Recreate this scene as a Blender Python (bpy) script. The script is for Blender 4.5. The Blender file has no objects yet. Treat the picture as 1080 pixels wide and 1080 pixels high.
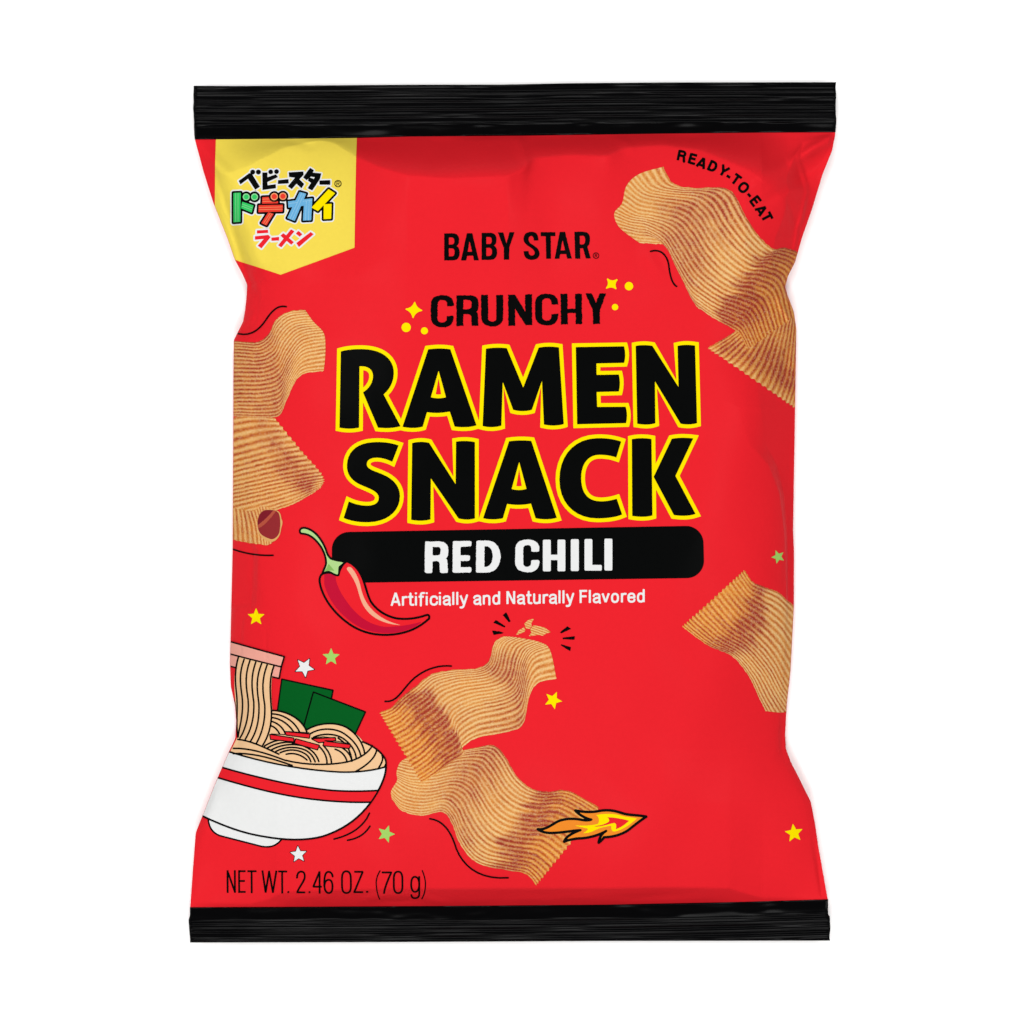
import bpy, math, re
import numpy as np
from mathutils import Vector

scene = bpy.context.scene
C = scene.collection
S = 0.00025            # metres per artwork unit (the bag is about 170 mm wide)
ZSEAL = 0.0065         # the two flat seals lie this far above the table
ZREF = ZSEAL + 70 * S  # height of the printed front
CAM_D = 3.5
K = 1.6                # illuminance of the lamps on the front, in units of pi

# ------------------------------------------------------------------ camera
cam = bpy.data.cameras.new('camera')
cam.sensor_width = 36.0
cam.lens = 36.0 * (CAM_D - ZREF) / (1080 * S)
cam.clip_start = 0.1
cam.clip_end = 100.0
camo = bpy.data.objects.new('camera', cam)
camo.location = (0, 0, CAM_D)
C.objects.link(camo)
scene.camera = camo

# ------------------------------------------------------------------ world, lamps, exposure
world = bpy.data.worlds.new('World')
scene.world = world
world.use_nodes = True
bg = world.node_tree.nodes['Background']
bg.inputs['Color'].default_value = (1, 1, 1, 1)
bg.inputs['Strength'].default_value = 0.10


def softbox(name, az, tilt, dist, size, power):
    l = bpy.data.lights.new(name, 'AREA')
    l.shape = 'SQUARE'
    l.size = size
    l.energy = power
    l.color = (1.0, 0.995, 0.985)
    o = bpy.data.objects.new(name, l)
    a, t = math.radians(az), math.radians(tilt)
    o.location = (dist * math.sin(t) * math.cos(a), dist * math.sin(t) * math.sin(a), dist * math.cos(t))
    d = -Vector(o.location)
    o.rotation_euler = d.to_track_quat('-Z', 'Y').to_euler()
    C.objects.link(o)


POW = 172.0
softbox('softbox', 180, 27, 3.2, 0.75, POW * 0.265)
softbox('softbox', 0, 27, 3.2, 0.75, POW * 0.235)
softbox('softbox', 90, 27, 3.2, 0.75, POW * 0.23)
softbox('softbox', 270, 27, 3.2, 0.75, POW * 0.27)
softbox('strip_softbox', 165, 62, 1.6, 0.35, 3.0)

vs = scene.view_settings
scene.display_settings.display_device = 'sRGB'
vs.view_transform = 'Standard'
vs.look = 'None'
vs.exposure = 0.0
vs.gamma = 1.0
vs.use_curve_mapping = False
scene.cycles.max_bounces = 6
scene.cycles.use_denoising = True


# ------------------------------------------------------------------ materials
def lin(c):
    c = c / 255.0
    return c / 12.92 if c <= 0.04045 else ((c + 0.055) / 1.055) ** 2.4


def alb(r, g, b, k=None):
    k = k or K
    return (min(lin(r) / k, 0.9), min(lin(g) / k, 0.9), min(lin(b) / k, 0.9), 1.0)


MATS = {}


def film(name, rgb, rough=0.32, spec=0.007, grain=0.03):
    if name in MATS:
        return MATS[name]
    m = bpy.data.materials.new(name)
    m.use_nodes = True
    nt = m.node_tree
    b = nt.nodes['Principled BSDF']
    b.inputs['Roughness'].default_value = rough
    b.inputs['Specular IOR Level'].default_value = spec
    col = alb(*rgb)
    tc = nt.nodes.new('ShaderNodeTexCoord')
    nz = nt.nodes.new('ShaderNodeTexNoise')
    nz.inputs['Scale'].default_value = 900.0
    nz.inputs['Detail'].default_value = 3.0
    nt.links.new(tc.outputs['Object'], nz.inputs['Vector'])
    mx = nt.nodes.new('ShaderNodeMix')
    mx.data_type = 'RGBA'
    mx.inputs['A'].default_value = tuple(v * (1 - grain) for v in col[:3]) + (1,)
    mx.inputs['B'].default_value = tuple(v * (1 + grain) for v in col[:3]) + (1,)
    nt.links.new(nz.outputs['Fac'], mx.inputs['Factor'])
    nt.links.new(mx.outputs['Result'], b.inputs['Base Color'])
    MATS[name] = m
    return m


RED = film('red_film', (237, 36, 46))
BLACK = film('black_ink', (9, 10, 10), spec=0.004, grain=0.1)
YELLOW = film('yellow_ink', (255, 231, 0), spec=0.004)
WHITE = film('white_ink', (236, 237, 237), spec=0.004)
TAGY = film('pale_yellow_ink', (246, 220, 84), spec=0.004)
LIME = film('lime_ink', (165, 212, 105), spec=0.004)
NORI = film('dark_green_ink', (8, 92, 34), spec=0.004)
NOODLE = film('noodle_ink', (243, 199, 152), spec=0.004)
PINK = film('pink_ink', (241, 168, 152), spec=0.004)
CRIM = film('crimson_ink', (196, 18, 54), spec=0.004)
REDI = film('red_ink', (237, 36, 46), spec=0.004)
PEACH = film('peach_ink', (242, 174, 142), spec=0.004)
STEM = film('stem_green_ink', (178, 216, 140), spec=0.004)
STEMD = film('stem_shade_ink', (135, 183, 96), spec=0.004)
GREEN = film('bright_green_ink', (52, 200, 100), spec=0.004)
MINT = film('mint_ink', (150, 226, 160), spec=0.004)
TOMATO = film('tomato_ink', (235, 62, 48), spec=0.004)
SALMON = film('salmon_ink', (246, 160, 110), spec=0.004)
SKY = film('sky_blue_ink', (108, 178, 224), spec=0.004)
PALEB = film('pale_blue_ink', (160, 208, 238), spec=0.004)
ORANGE = film('flame_orange_ink', (244, 142, 42), spec=0.004)
TUBED = film('roll_dark_ink', (128, 32, 44), spec=0.004)
RIM = film('roll_rim_ink', (226, 170, 104), spec=0.004)
TUBE = film('roll_shade_ink', (150, 46, 50), spec=0.004)
TUBEL = film('roll_light_ink', (184, 84, 64), spec=0.004)
SEALM = film('black_seal_film', (6, 6, 7), rough=0.2, spec=0.02, grain=0.1)


def chip_material():
    m = bpy.data.materials.new('snack_ink')
    m.use_nodes = True
    nt = m.node_tree
    N, L = nt.nodes, nt.links
    b = N['Principled BSDF']
    b.inputs['Roughness'].default_value = 0.32
    b.inputs['Specular IOR Level'].default_value = 0.004

    def attr(n):
        a = N.new('ShaderNodeAttribute')
        a.attribute_name = n
        return a.outputs['Fac']

    def math_(op, a, b_=0.0, c=0.0, clamp=False):
        x = N.new('ShaderNodeMath')
        x.operation = op
        x.use_clamp = clamp
        for i, v in enumerate((a, b_, c)):
            if isinstance(v, (int, float)):
                x.inputs[i].default_value = v
            else:
                L.new(v, x.inputs[i])
        return x.outputs[0]

    def mix(f, a, b_):
        x = N.new('ShaderNodeMix')
        x.data_type = 'RGBA'
        x.clamp_factor = True
        for key, v in (('Factor', f), ('A', a), ('B', b_)):
            if isinstance(v, (tuple, int, float)):
                x.inputs[key].default_value = v
            else:
                L.new(v, x.inputs[key])
        return x.outputs['Result']

    tc = N.new('ShaderNodeTexCoord')

    def noise(scale, detail=3.0, stretch=None):
        n = N.new('ShaderNodeTexNoise')
        n.inputs['Scale'].default_value = scale
        n.inputs['Detail'].default_value = detail
        L.new(tc.outputs['Object'], n.inputs['Vector'])
        return n.outputs['Fac']

    phase, tone, org, wear = attr('phase'), attr('tone'), attr('orange'), attr('wear')
    n1 = noise(500.0)
    n2 = noise(2200.0, 4.0)
    n3 = noise(150.0)
    ph = math_('MULTIPLY_ADD', math_('SUBTRACT', n1, 0.5), 0.35, phase)
    sn = math_('SINE', math_('MULTIPLY', ph, 2 * math.pi))
    line = math_('POWER', math_('MULTIPLY_ADD', sn, 0.5, 0.5), 3.0)            # dark groove between ridges
    tn = math_('ADD', tone, math_('MULTIPLY', math_('SUBTRACT', n1, 0.5), math_('MULTIPLY', tone, 1.3)), 0, True)
    crest = math_('POWER', math_('MULTIPLY_ADD', sn, -0.5, 0.5), 1.6)
    crest = math_('MULTIPLY', crest, math_('MULTIPLY_ADD', n1, 1.1, 0.25), 0, True)
    gold = mix(math_('MULTIPLY_ADD', n3, 2.4, -0.7, True), alb(241, 176, 94), alb(230, 150, 66))
    cream = mix(crest, gold, alb(250, 214, 150))
    orange = mix(crest, mix(n1, alb(238, 154, 58), alb(228, 130, 42)), alb(248, 188, 98))
    base = mix(org, cream, orange)
    groove = mix(tn, mix(org, alb(202, 110, 50), alb(200, 84, 32)), alb(150, 46, 40))
    lw = math_('MULTIPLY', line, math_('MULTIPLY_ADD', tn, 0.45, 0.66))
    lw = math_('MULTIPLY', lw, math_('MULTIPLY_ADD', n1, 1.2, 0.42), 0, True)
    lw = math_('MULTIPLY', lw, wear, 0, True)
    c1 = mix(lw, base, groove)
    wide = math_('MULTIPLY_ADD', sn, 0.20, 0.84)
    c2 = mix(math_('MULTIPLY', math_('POWER', tn, 1.25), wide), c1, alb(164, 52, 42))
    spk = math_('MULTIPLY', math_('SUBTRACT', n2, 0.5), 1.6)
    c3 = mix(math_('MULTIPLY', spk, 0.8, 0, True), c2, alb(250, 226, 180))
    c4 = mix(math_('MULTIPLY', spk, -0.7, 0, True), c3, alb(150, 80, 40))
    L.new(c4, b.inputs['Base Color'])
    return m


CHIP = chip_material()

tm = bpy.data.materials.new('white_tabletop')
tm.use_nodes = True
tb = tm.node_tree.nodes['Principled BSDF']
tb.inputs['Roughness'].default_value = 0.8
tb.inputs['Specular IOR Level'].default_value = 0.1
tn_ = tm.node_tree.nodes.new('ShaderNodeTexNoise')
tn_.inputs['Scale'].default_value = 40.0
tr_ = tm.node_tree.nodes.new('ShaderNodeMapRange')
tr_.inputs['To Min'].default_value = 0.90
tr_.inputs['To Max'].default_value = 0.93
tm.node_tree.links.new(tn_.outputs['Fac'], tr_.inputs['Value'])
tm.node_tree.links.new(tr_.outputs['Result'], tb.inputs['Base Color'])

# ------------------------------------------------------------------ the table
me = bpy.data.meshes.new('table_surface')
me.from_pydata([(-4, -4, 0), (4, -4, 0), (4, 4, 0), (-4, 4, 0)], [], [(0, 1, 2, 3)])
me.materials.append(tm)
tab = bpy.data.objects.new('table_surface', me)
tab['kind'] = 'structure'
tab['label'] = 'plain white surface under the snack bag'
tab['category'] = 'table surface'
C.objects.link(tab)

# ------------------------------------------------------------------ outline of the bag (artwork units, y down)
E_ = 1.0054


def ex(x):
    return 540 + (x - 540) * E_


LEFT = [(130, 205.2), (145, 205.6), (180, 215), (212, 225), (250, 240), (272, 247.5), (288, 256), (299, 260.8), (310, 260.2), (325, 258.7),
        (338, 256.5), (350, 250.5), (358, 246.6), (400, 246.2), (472, 246), (580, 245.4), (640, 244), (700, 242.6), (725, 243.5),
        (745, 248), (762, 249.2), (780, 248.2), (795, 241), (830, 226), (862, 213.5), (880, 206.5), (920, 203.5), (955, 201), (975, 199.5)]
RIGHT = [(130, 881.3), (140, 880.8), (157, 877.5), (182, 867.5), (220, 856), (250, 845.5), (275, 838.5), (290, 831), (301, 828), (310, 830.5),
         (327, 837), (345, 839.8), (428, 838.5), (560, 836.4), (580, 837.3), (640, 837.2), (709, 833.6), (743, 829.8), (775, 828),
         (791, 828.8), (805, 834), (820, 841.7), (847, 855), (870, 859.5), (893, 862.7), (920, 867.5), (951, 873), (960, 873.8), (975, 874.5)]
TOPB = [(195, 144.8), (205, 144.5), (300, 143.8), (370, 143.0), (430, 141.4), (555, 140.4), (700, 138.3), (800, 137.3), (890, 136.8)]
BOTB = [(190, 959.6), (300, 959.2), (460, 958.2), (640, 956.8), (780, 954.0), (873, 951.2), (885, 951)]
TOPE = [(195, 90.6), (245, 90.9), (430, 89.6), (530, 89.4), (600, 88.0), (700, 87.2), (890, 86.9)]
BOTE = [(190, 993.9), (400, 993.4), (640, 992.2), (885, 991.8)]


def interp(tab, soft=5.0):
    xs = np.array([p[0] for p in tab], float)
    ys = np.array([p[1] for p in tab], float)
    fine = np.linspace(xs[0], xs[-1], 1200)
    v = np.interp(fine, xs, ys)
    k = max(1, int(soft / (fine[1] - fine[0])))
    if k > 1:
        ker = np.hanning(k + 2)[1:-1]
        ker /= ker.sum()
        pad = np.pad(v, (k, k), mode='edge')
        v = np.convolve(pad, ker, mode='same')[k:-k]
    return lambda q: np.interp(q, fine, v)


fL_, fR_, fT_, fB_ = interp(LEFT), interp(RIGHT), interp(TOPB), interp(BOTB)
fTE_, fBE_ = interp(TOPE), interp(BOTE)
fL = lambda v: ex(fL_(v))
fR = lambda v: ex(fR_(v))
fT, fB = fT_, fB_
fTE = lambda u: ex(fTE_(u))
fBE = lambda u: ex(fBE_(u))

# depth of the strip that slopes up from each seal
cT = interp([(195, 6), (215, 12), (232, 40), (262, 30), (300, 10), (335, 3), (350, 5), (375, 22), (400, 34), (430, 44), (475, 48), (535, 46),
             (553, 38), (562, 26), (600, 23), (642, 25), (660, 16), (700, 14), (740, 20), (790, 42), (820, 66), (835, 80), (850, 60), (875, 14), (890, 8)], 16.0)
cTs = interp([(195, 6), (215, 12), (232, 40), (262, 30), (300, 10), (335, 3), (350, 5), (375, 22), (400, 34), (430, 44), (475, 48), (535, 46),
              (553, 38), (562, 26), (600, 23), (642, 25), (660, 16), (700, 14), (740, 20), (790, 42), (820, 66), (835, 80), (850, 60), (875, 14), (890, 8)], 90.0)
cB = interp([(190, 4), (262, 4), (282, 9), (292, 15), (310, 18), (400, 20), (700, 19), (770, 16), (790, 9), (805, 4), (890, 4)])


# width and strength of the creased facets along the two sides
cR = interp([(300, 30), (345, 50), (380, 45), (410, 41), (468, 31), (490, 19), (520, 11), (560, 7), (700, 6), (880, 7), (900, 9), (955, 12)], 9.0)
wR = interp([(300, 0), (340, 0.3), (385, 1), (600, 1), (660, 0.5), (700, 0.2), (890, 0.2), (905, 0.8), (955, 0.8)], 12.0)
pR = interp([(130, 5.5), (300, 5.5), (390, 6.5), (560, 6.0), (760, 3.0), (960, 2.8)], 60.0)
flR = interp([(140, 34), (165, 31), (185, 20), (200, 10), (215, 7), (250, 8), (275, 6), (300, 5)])
wfR = interp([(135, 0.5), (165, 1), (272, 1), (295, 0.4), (318, 0)])
flL = interp([(140, 12), (180, 8), (220, 6), (270, 8), (300, 5)])
wfL = interp([(135, 0.5), (165, 0.8), (275, 1), (300, 0.3), (318, 0)])
pL = interp([(130, 4.2), (290, 4.2), (430, 3.0), (560, 5.2), (650, 5.2), (780, 3.0), (960, 2.8)], 60.0)
cL = interp([(200, 14), (300, 14), (560, 14), (582, 23), (640, 22), (655, 12), (900, 10)])
wL = interp([(200, 0.2), (560, 0.2), (580, 0.9), (636, 0.9), (645, 0.2), (900, 0.2)])


def lattice(ix, iy, seed):
    h = np.sin(ix * 127.1 + iy * 311.7 + seed * 74.7) * 43758.5453
    return h - np.floor(h)


def vnoise(x, y, seed=0):
    ix, iy = np.floor(x), np.floor(y)
    fx, fy = x - ix, y - iy
    fx = fx * fx * (3 - 2 * fx)
    fy = fy * fy * (3 - 2 * fy)
    a, b = lattice(ix, iy, seed), lattice(ix + 1, iy, seed)
    c, d = lattice(ix, iy + 1, seed), lattice(ix + 1, iy + 1, seed)
    return (a + (b - a) * fx) * (1 - fy) + (c + (d - c) * fx) * fy - 0.5


# folds in the film: x0, y0, x1, y1, width, height ('r' ridge/valley, 's' step)
FOLDS = [
    ('r', 230, 190, 262, 296, 5, -6.0), ('r', 216, 160, 256, 200, 8, 5.0), ('r', 250, 205, 278, 290, 8, 5.0), ('r', 258, 306, 282, 282, 4, -2.5), ('r', 262, 282, 275, 312, 4, 2.0),
    ('r', 225, 160, 300, 235, 12, -3.0), ('r', 246, 345, 268, 330, 6, 3.0), ('r', 256, 352, 262, 325, 4, -2.0),
    ('r', 884, 140, 838, 168, 6, 8.0), ('r', 843, 166, 852, 200, 2.5, 3.0), ('r', 852, 200, 838, 262, 2.5, 3.0),
    ('r', 872, 150, 772, 205, 9, 3.5), ('r', 868, 168, 806, 214, 6, -3.0), ('r', 830, 210, 842, 240, 5, -3.0),
    ('s', 838, 316, 768, 312, 3, -9.0), ('r', 822, 318, 838, 342, 3, 5.0), ('r', 822, 318, 842, 300, 4, 3.0), ('r', 760, 305, 822, 322, 7, 3.0),
    ('r', 838, 346, 820, 420, 5, -2.0),
    ('r', 266, 580, 270, 650, 5, -1.6), ('s', 246, 641, 272, 638, 2, -1.2), ('r', 279, 660, 281, 720, 2, -0.5), ('r', 832, 560, 829, 615, 3, -1.2),
    ('r', 243, 722, 252, 790, 6, -3.0), ('r', 832, 745, 826, 800, 5, -3.0), ('r', 228, 835, 206, 900, 7, 2.0), ('r', 862, 885, 872, 955, 4, -3.5),
    ('r', 380, 950, 425, 944, 4, 1.8), ('r', 425, 944, 470, 954, 4, 1.8), ('r', 395, 955, 450, 949, 3, -1.4), ('r', 300, 950, 345, 947, 4, 1.2),
    ('r', 500, 952, 640, 948, 4, 1.2), ('r', 640, 950, 730, 944, 4, -1.2),
    ('r', 545, 140, 556, 178, 6, 3.0), ('r', 470, 141, 455, 180, 14, -2.0), ('r', 650, 140, 668, 160, 6, 1.5), ('r', 300, 146, 330, 152, 5, -1.5),
    ('r', 700, 296, 680, 262, 8, 1.5), ('r', 345, 300, 440, 262, 14, 0.9), ('r', 560, 300, 700, 262, 20, 0.8), ('r', 690, 250, 706, 292, 8, -1.2),
]


def fold_sum(u, v):
    h = np.zeros_like(u)
    for kind, x0, y0, x1, y1, w, a in FOLDS:
        dx, dy = x1 - x0, y1 - y0
        ln = math.hypot(dx, dy)
        t = ((u - x0) * dx + (v - y0) * dy) / (ln * ln)
        d = ((u - x0) * dy - (v - y0) * dx) / ln
        d = d + 2.0 * vnoise(t * ln / 14.0, t * 0 + a, 5)
        tc = np.clip(t, -0.15, 1.15)
        tap = np.clip(np.sin((tc + 0.15) / 1.3 * math.pi), 0, 1)
        if kind == 'r':
            h += a * tap * np.exp(-(d / w) ** 2)
        else:
            h += a * tap * 0.5 * (1 + np.tanh(d / w)) * np.exp(-(np.maximum(d, 0) / 26.0) ** 2)
    return h


BELLY = 84.0


def height(u, v):
    """Height of the bag's front above the seals, in artwork units."""
    L, R = fL(v), fR(v)
    t = np.clip((2 * u - L - R) / (R - L), -1, 1)
    dt = np.maximum(v - fT(u), 0)
    db = np.maximum(fB(u) - v, 0)
    c = cT(u)
    r = np.minimum(c * 1.75, 92)
    q = np.clip(dt / c, 0, 1)
    rise = r * (q * 0.75 + 0.25 * q * q * (3 - 2 * q))
    w_ = np.exp(-np.maximum(dt - c, 0) / 115.0)
    rs = np.minimum(cTs(u) * 1.75, 74)
    far = rs + (rise - rs) * np.exp(-np.maximum(dt - c, 0) / 22.0)
    top = far * w_ + BELLY * (1 - w_)
    cb = cB(u)
    rb = cb * 1.7
    qb = np.clip(db / cb, 0, 1)
    bot = rb * qb + (1 - np.exp(-np.maximum(db - cb, 0) / 95.0)) * (BELLY - rb)
    k = 9.0
    base = -k * np.log(np.exp(-top / k) + np.exp(-bot / k) + 1e-12)
    base = np.maximum(base, 0)
    m_ = np.clip(t * 2 + 0.5, 0, 1)
    p_ = pL(v) + (pR(v) - pL(v)) * m_ * m_ * (3 - 2 * m_)
    side = np.power(np.maximum(1 - np.abs(t) ** p_, 0), 0.74)
    # creased sides: a flat facet that drops from a crease to the folded edge
    for d, cw, wt in ((R - u, cR(v), wR(v)), (u - L, cL(v), wL(v))):
        k_ = np.minimum(0.62, 0.0165 * cw)
        lim = np.where(d < cw, k_ * d / cw, k_ + (1 - k_) * (1 - np.exp(-np.maximum(d - cw, 0) / (10.0 + 0.55 * cw))))
        side = side + wt * (np.minimum(side, lim) - side)
    damp = np.clip(np.minimum(dt, db) / 6.0, 0, 1) * np.clip((1 - np.abs(t)) * 60.0, 0, 1)
    wav = (0.55 * np.sin(u / 23.0 + v / 41.0 + 1.0) + 0.5 * np.sin(u / 37.0 - v / 19.0 + 2.2) + 0.4 * np.sin(u / 13.0 + v / 29.0 + 0.4)
           + 0.25 * np.sin(u / 9.0 - v / 15.0 + 3.0) * np.sin(u / 61.0 + v / 83.0) + 0.8 * np.sin(u / 70.0 + 0.6) * np.sin(v / 58.0))
    h = base * side
    # corner flaps: film pressed flat along the folded edge, then a steep facet up to the belly
    for d, fw, wt in ((R - u, flR(v), wfR(v)), (u - L, flL(v), wfL(v))):
        lim = np.where(d < fw, 8.0 * d / fw, 8.0 + 1.5 * (d - fw))
        h = h + wt * (np.minimum(h, lim) - h)
    return h + damp * (fold_sum(u, v) + wav)


def to_xyz(u, v, h):
    return np.stack([(u - 540) * S, (540 - v) * S, ZSEAL + h * S], -1)


def normals(u, v):
    e = 0.6
    gx = (height(u + e, v) - height(u - e, v)) / (2 * e)
    gy = -(height(u, v + e) - height(u, v - e)) / (2 * e)
    n = np.stack([-gx, -gy, np.ones_like(gx)], -1)
    return n / np.linalg.norm(n, axis=-1, keepdims=True)


# ------------------------------------------------------------------ mesh helpers
bag = bpy.data.objects.new('snack_bag', None)
bag.location = (0, 0, 0)
bag['label'] = 'puffed red snack bag with black sealed ends, ramen snack lettering and printed food pictures'
bag['category'] = 'snack bag'
C.objects.link(bag)


def link(name, verts, faces, mats, parent, midx=None, nrm=None, attrs=None, label=None):
    me = bpy.data.meshes.new(name)
    me.from_pydata([tuple(p) for p in verts], [], faces)
    for m in mats:
        me.materials.append(m)
    me.polygons.foreach_set('use_smooth', [True] * len(me.polygons))
    if midx is not None:
        me.polygons.foreach_set('material_index', midx)
    for k, vals in (attrs or {}).items():
        a = me.attributes.new(k, 'FLOAT', 'POINT')
        a.data.foreach_set('value', np.asarray(vals, np.float32))
    me.update()
    if nrm is not None:
        me.normals_split_custom_set_from_vertices([tuple(n) for n in nrm])
    o = bpy.data.objects.new(name, me)
    o.parent = parent
    if label:
        o['label'] = label
    C.objects.link(o)
    return o


def grid_faces(nr, nc, off=0, flip=False):
    i = np.arange(nr - 1)[:, None] * nc + np.arange(nc - 1)[None, :] + off
    q = np.stack([i, i + nc, i + nc + 1, i + 1], -1).reshape(-1, 4)
    if flip:
        q = q[:, ::-1]
    return q.tolist()


# ------------------------------------------------------------------ bag body
def build_body():
    nr, nc = 560, 440
    w = np.linspace(0, 1, nr)[:, None]
    q = np.linspace(0, 1, nc)[None, :]
    s = 0.45 * q + 0.55 * (0.5 - 0.5 * np.cos(math.pi * q))
    u = 200 + 680 * s + 0 * w
    for _ in range(6):
        v = fT(u) + w * (fB(u) - fT(u))
        u = fL(v) + s * (fR(v) - fL(v))
    h = height(u, v)
    front = to_xyz(u, v, h).reshape(-1, 3)
    t = np.clip(2 * s - 1 + 0 * w, -1, 1)
    flat = np.minimum(1, np.minimum(v - fT(u), fB(u) - v) / 60.0)
    hb = -24.0 * np.power(np.maximum(1 - np.abs(t) ** 6, 0), 0.6) * np.sin(np.clip(flat, 0, 1) * math.pi / 2)
    back = to_xyz(u, v, hb).reshape(-1, 3)
    faces = grid_faces(nr, nc) + grid_faces(nr, nc, nr * nc, True)
    return link('bag_body', np.concatenate([front, back]), faces, [RED], bag)


def build_seal(name, fa, fb, fl, fr, seed, crimp0, crimp1):
    """One crimped black end: fa and fb give its upper and lower edge; the crimps run between the two depths crimp0..crimp1."""
    nr, nc = 110, 420
    w = np.linspace(0, 1, nr)[:, None]
    s = np.linspace(0, 1, nc)[None, :]
    u = 200 + 680 * s + 0 * w
    for _ in range(6):
        v = fa(u) + w * (fb(u) - fa(u))
        u = fl(v) + s * (fr(v) - fl(v))
    d = v - fa(u) + 0.6 * vnoise(u / 120.0, v * 0, seed)
    win = 1 / (1 + np.exp(-(d - crimp0) / 0.8)) / (1 + np.exp((d - crimp1 - 2.5 * vnoise(u / 25.0, v * 0, seed + 3)) / 0.8))
    amp = 0.5 + 0.7 * vnoise(u / 60.0, v / 6.0, seed + 1)
    h = 2.2 + win * (0.45 * amp * np.sin(d * 2 * math.pi / 4.05) + 0.8 * amp * np.sin(d * 2 * math.pi / 8.1 + 0.5))
    h += (1 - win) * (0.8 * vnoise(u / 22.0, v / 7.0, seed + 6) + 1.0 * vnoise(u / 55.0, v / 9.0, seed + 7))
    h += 2.4 * vnoise(u / 90.0, v / 40.0, seed + 2) + 0.35 * vnoise((u + 2.4 * v) / 24.0, (v - 0.3 * u) / 30.0, seed + 9)
    edge = np.minimum(np.minimum(w, 1 - w) * nr / 3.0, 1) * np.minimum(np.minimum(s, 1 - s) * nc / 2.0, 1)
    h = 1.6 + (h - 1.6) * (0.25 + 0.75 * edge)
    # small nicks on the cut ends
    u = u + np.where(s < 0.002, 0.8, 0) * vnoise(v / 7.0, v * 0, seed + 11) + np.where(s > 0.998, 1.6, 0) * vnoise(v / 9.0, v * 0, seed + 12)
    front = to_xyz(u, v, h).reshape(-1, 3)
    back = to_xyz(u, v, h * 0 - 1.6).reshape(-1, 3)
    n = nr * nc
    faces = grid_faces(nr, nc) + grid_faces(nr, nc, n, True)
    ring = [c for c in range(nc)] + [r * nc + nc - 1 for r in range(1, nr)] + \
           [(nr - 1) * nc + c for c in range(nc - 2, -1, -1)] + [r * nc for r in range(nr - 2, 0, -1)]
    for a, b in zip(ring, ring[1:] + ring[:1]):
        faces.append((a, b, b + n, a + n))
    return link(name, np.concatenate([front, back]), faces, [SEALM], bag)


build_body()
build_seal('top_seal', fTE, lambda u: fT(u) + 0.6, lambda v: ex(204.2 + 0 * v + 1.2 * np.clip((v - 120) / 24, 0, 1)),
           lambda v: ex(881.9 - 0.9 * np.clip((v - 118) / 18, 0, 1)), 21, 3.0, 42.0)
build_seal('bottom_seal', lambda u: fB(u) - 0.6, fBE, lambda v: ex(200.2 - 0.9 * np.clip((v - 968) / 4, 0, 1) + 1.2 * np.clip((v - 974) / 18, 0, 1)),
           lambda v: ex(873.6 + 1.7 * np.clip((v - 966) / 3, 0, 1)), 57, 13.5, 40.0)


# ------------------------------------------------------------------ print: paths, shapes and a contour mesher
class F:
    """Coordinate frame of a path: origin and units per artwork unit."""

    def __init__(self, x, y, k):
        self.x, self.y, self.k = x, y, k

    def __call__(self, pts):
        return np.asarray(pts, float) / self.k + np.array([self.x, self.y])


PX = F(0, 0, 1)


def path(txt, fr=PX, shift=(0, 0), n=9):
    """Contours of an SVG-like path of M, L, C, Q, Z with absolute coordinates."""
    tok = re.findall(r'[MLCQZ]|-?\d+\.?\d*', txt)
    out, cur, cmd, i = [], [], None, 0
    num = lambda j: (float(tok[j]) + shift[0], float(tok[j + 1]) + shift[1])
    while i < len(tok):
        if tok[i].isalpha():
            cmd = tok[i]
            i += 1
            if cmd == 'Z':
                continue
        if cmd == 'M':
            cur = [num(i)]
            out.append(cur)
            i += 2
            cmd = 'L'
        elif cmd == 'L':
            cur.append(num(i))
            i += 2
        else:
            m = 3 if cmd == 'C' else 2
            p = [cur[-1]] + [num(i + 2 * j) for j in range(m)]
            for t in np.linspace(0, 1, n + 1)[1:]:
                if m == 3:
                    b = ((1 - t) ** 3, 3 * t * (1 - t) ** 2, 3 * t * t * (1 - t), t ** 3)
                else:
                    b = ((1 - t) ** 2, 2 * t * (1 - t), t * t)
                cur.append((sum(w * a[0] for w, a in zip(b, p)), sum(w * a[1] for w, a in zip(b, p))))
            i += 2 * m
    return [fr(c) for c in out if len(c) > 1]


def area(c):
    x, y = c[:, 0], c[:, 1]
    return 0.5 * np.sum(x * np.roll(y, -1) - np.roll(x, -1) * y)


def inside(p, c):
    x, y = p
    a, b = c, np.roll(c, -1, 0)
    cond = (a[:, 1] > y) != (b[:, 1] > y)
    xs = (b[:, 0] - a[:, 0]) * (y - a[:, 1]) / (b[:, 1] - a[:, 1] + 1e-12) + a[:, 0]
    return np.sum(cond & (x < xs)) % 2 == 1


def clean(c):
    keep = [0]
    for i in range(1, len(c)):
        if np.hypot(*(c[i] - c[keep[-1]])) > 1e-4:
            keep.append(i)
    if np.hypot(*(c[keep[-1]] - c[0])) < 1e-4 and len(keep) > 3:
        keep = keep[:-1]
    return c[keep]


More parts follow.
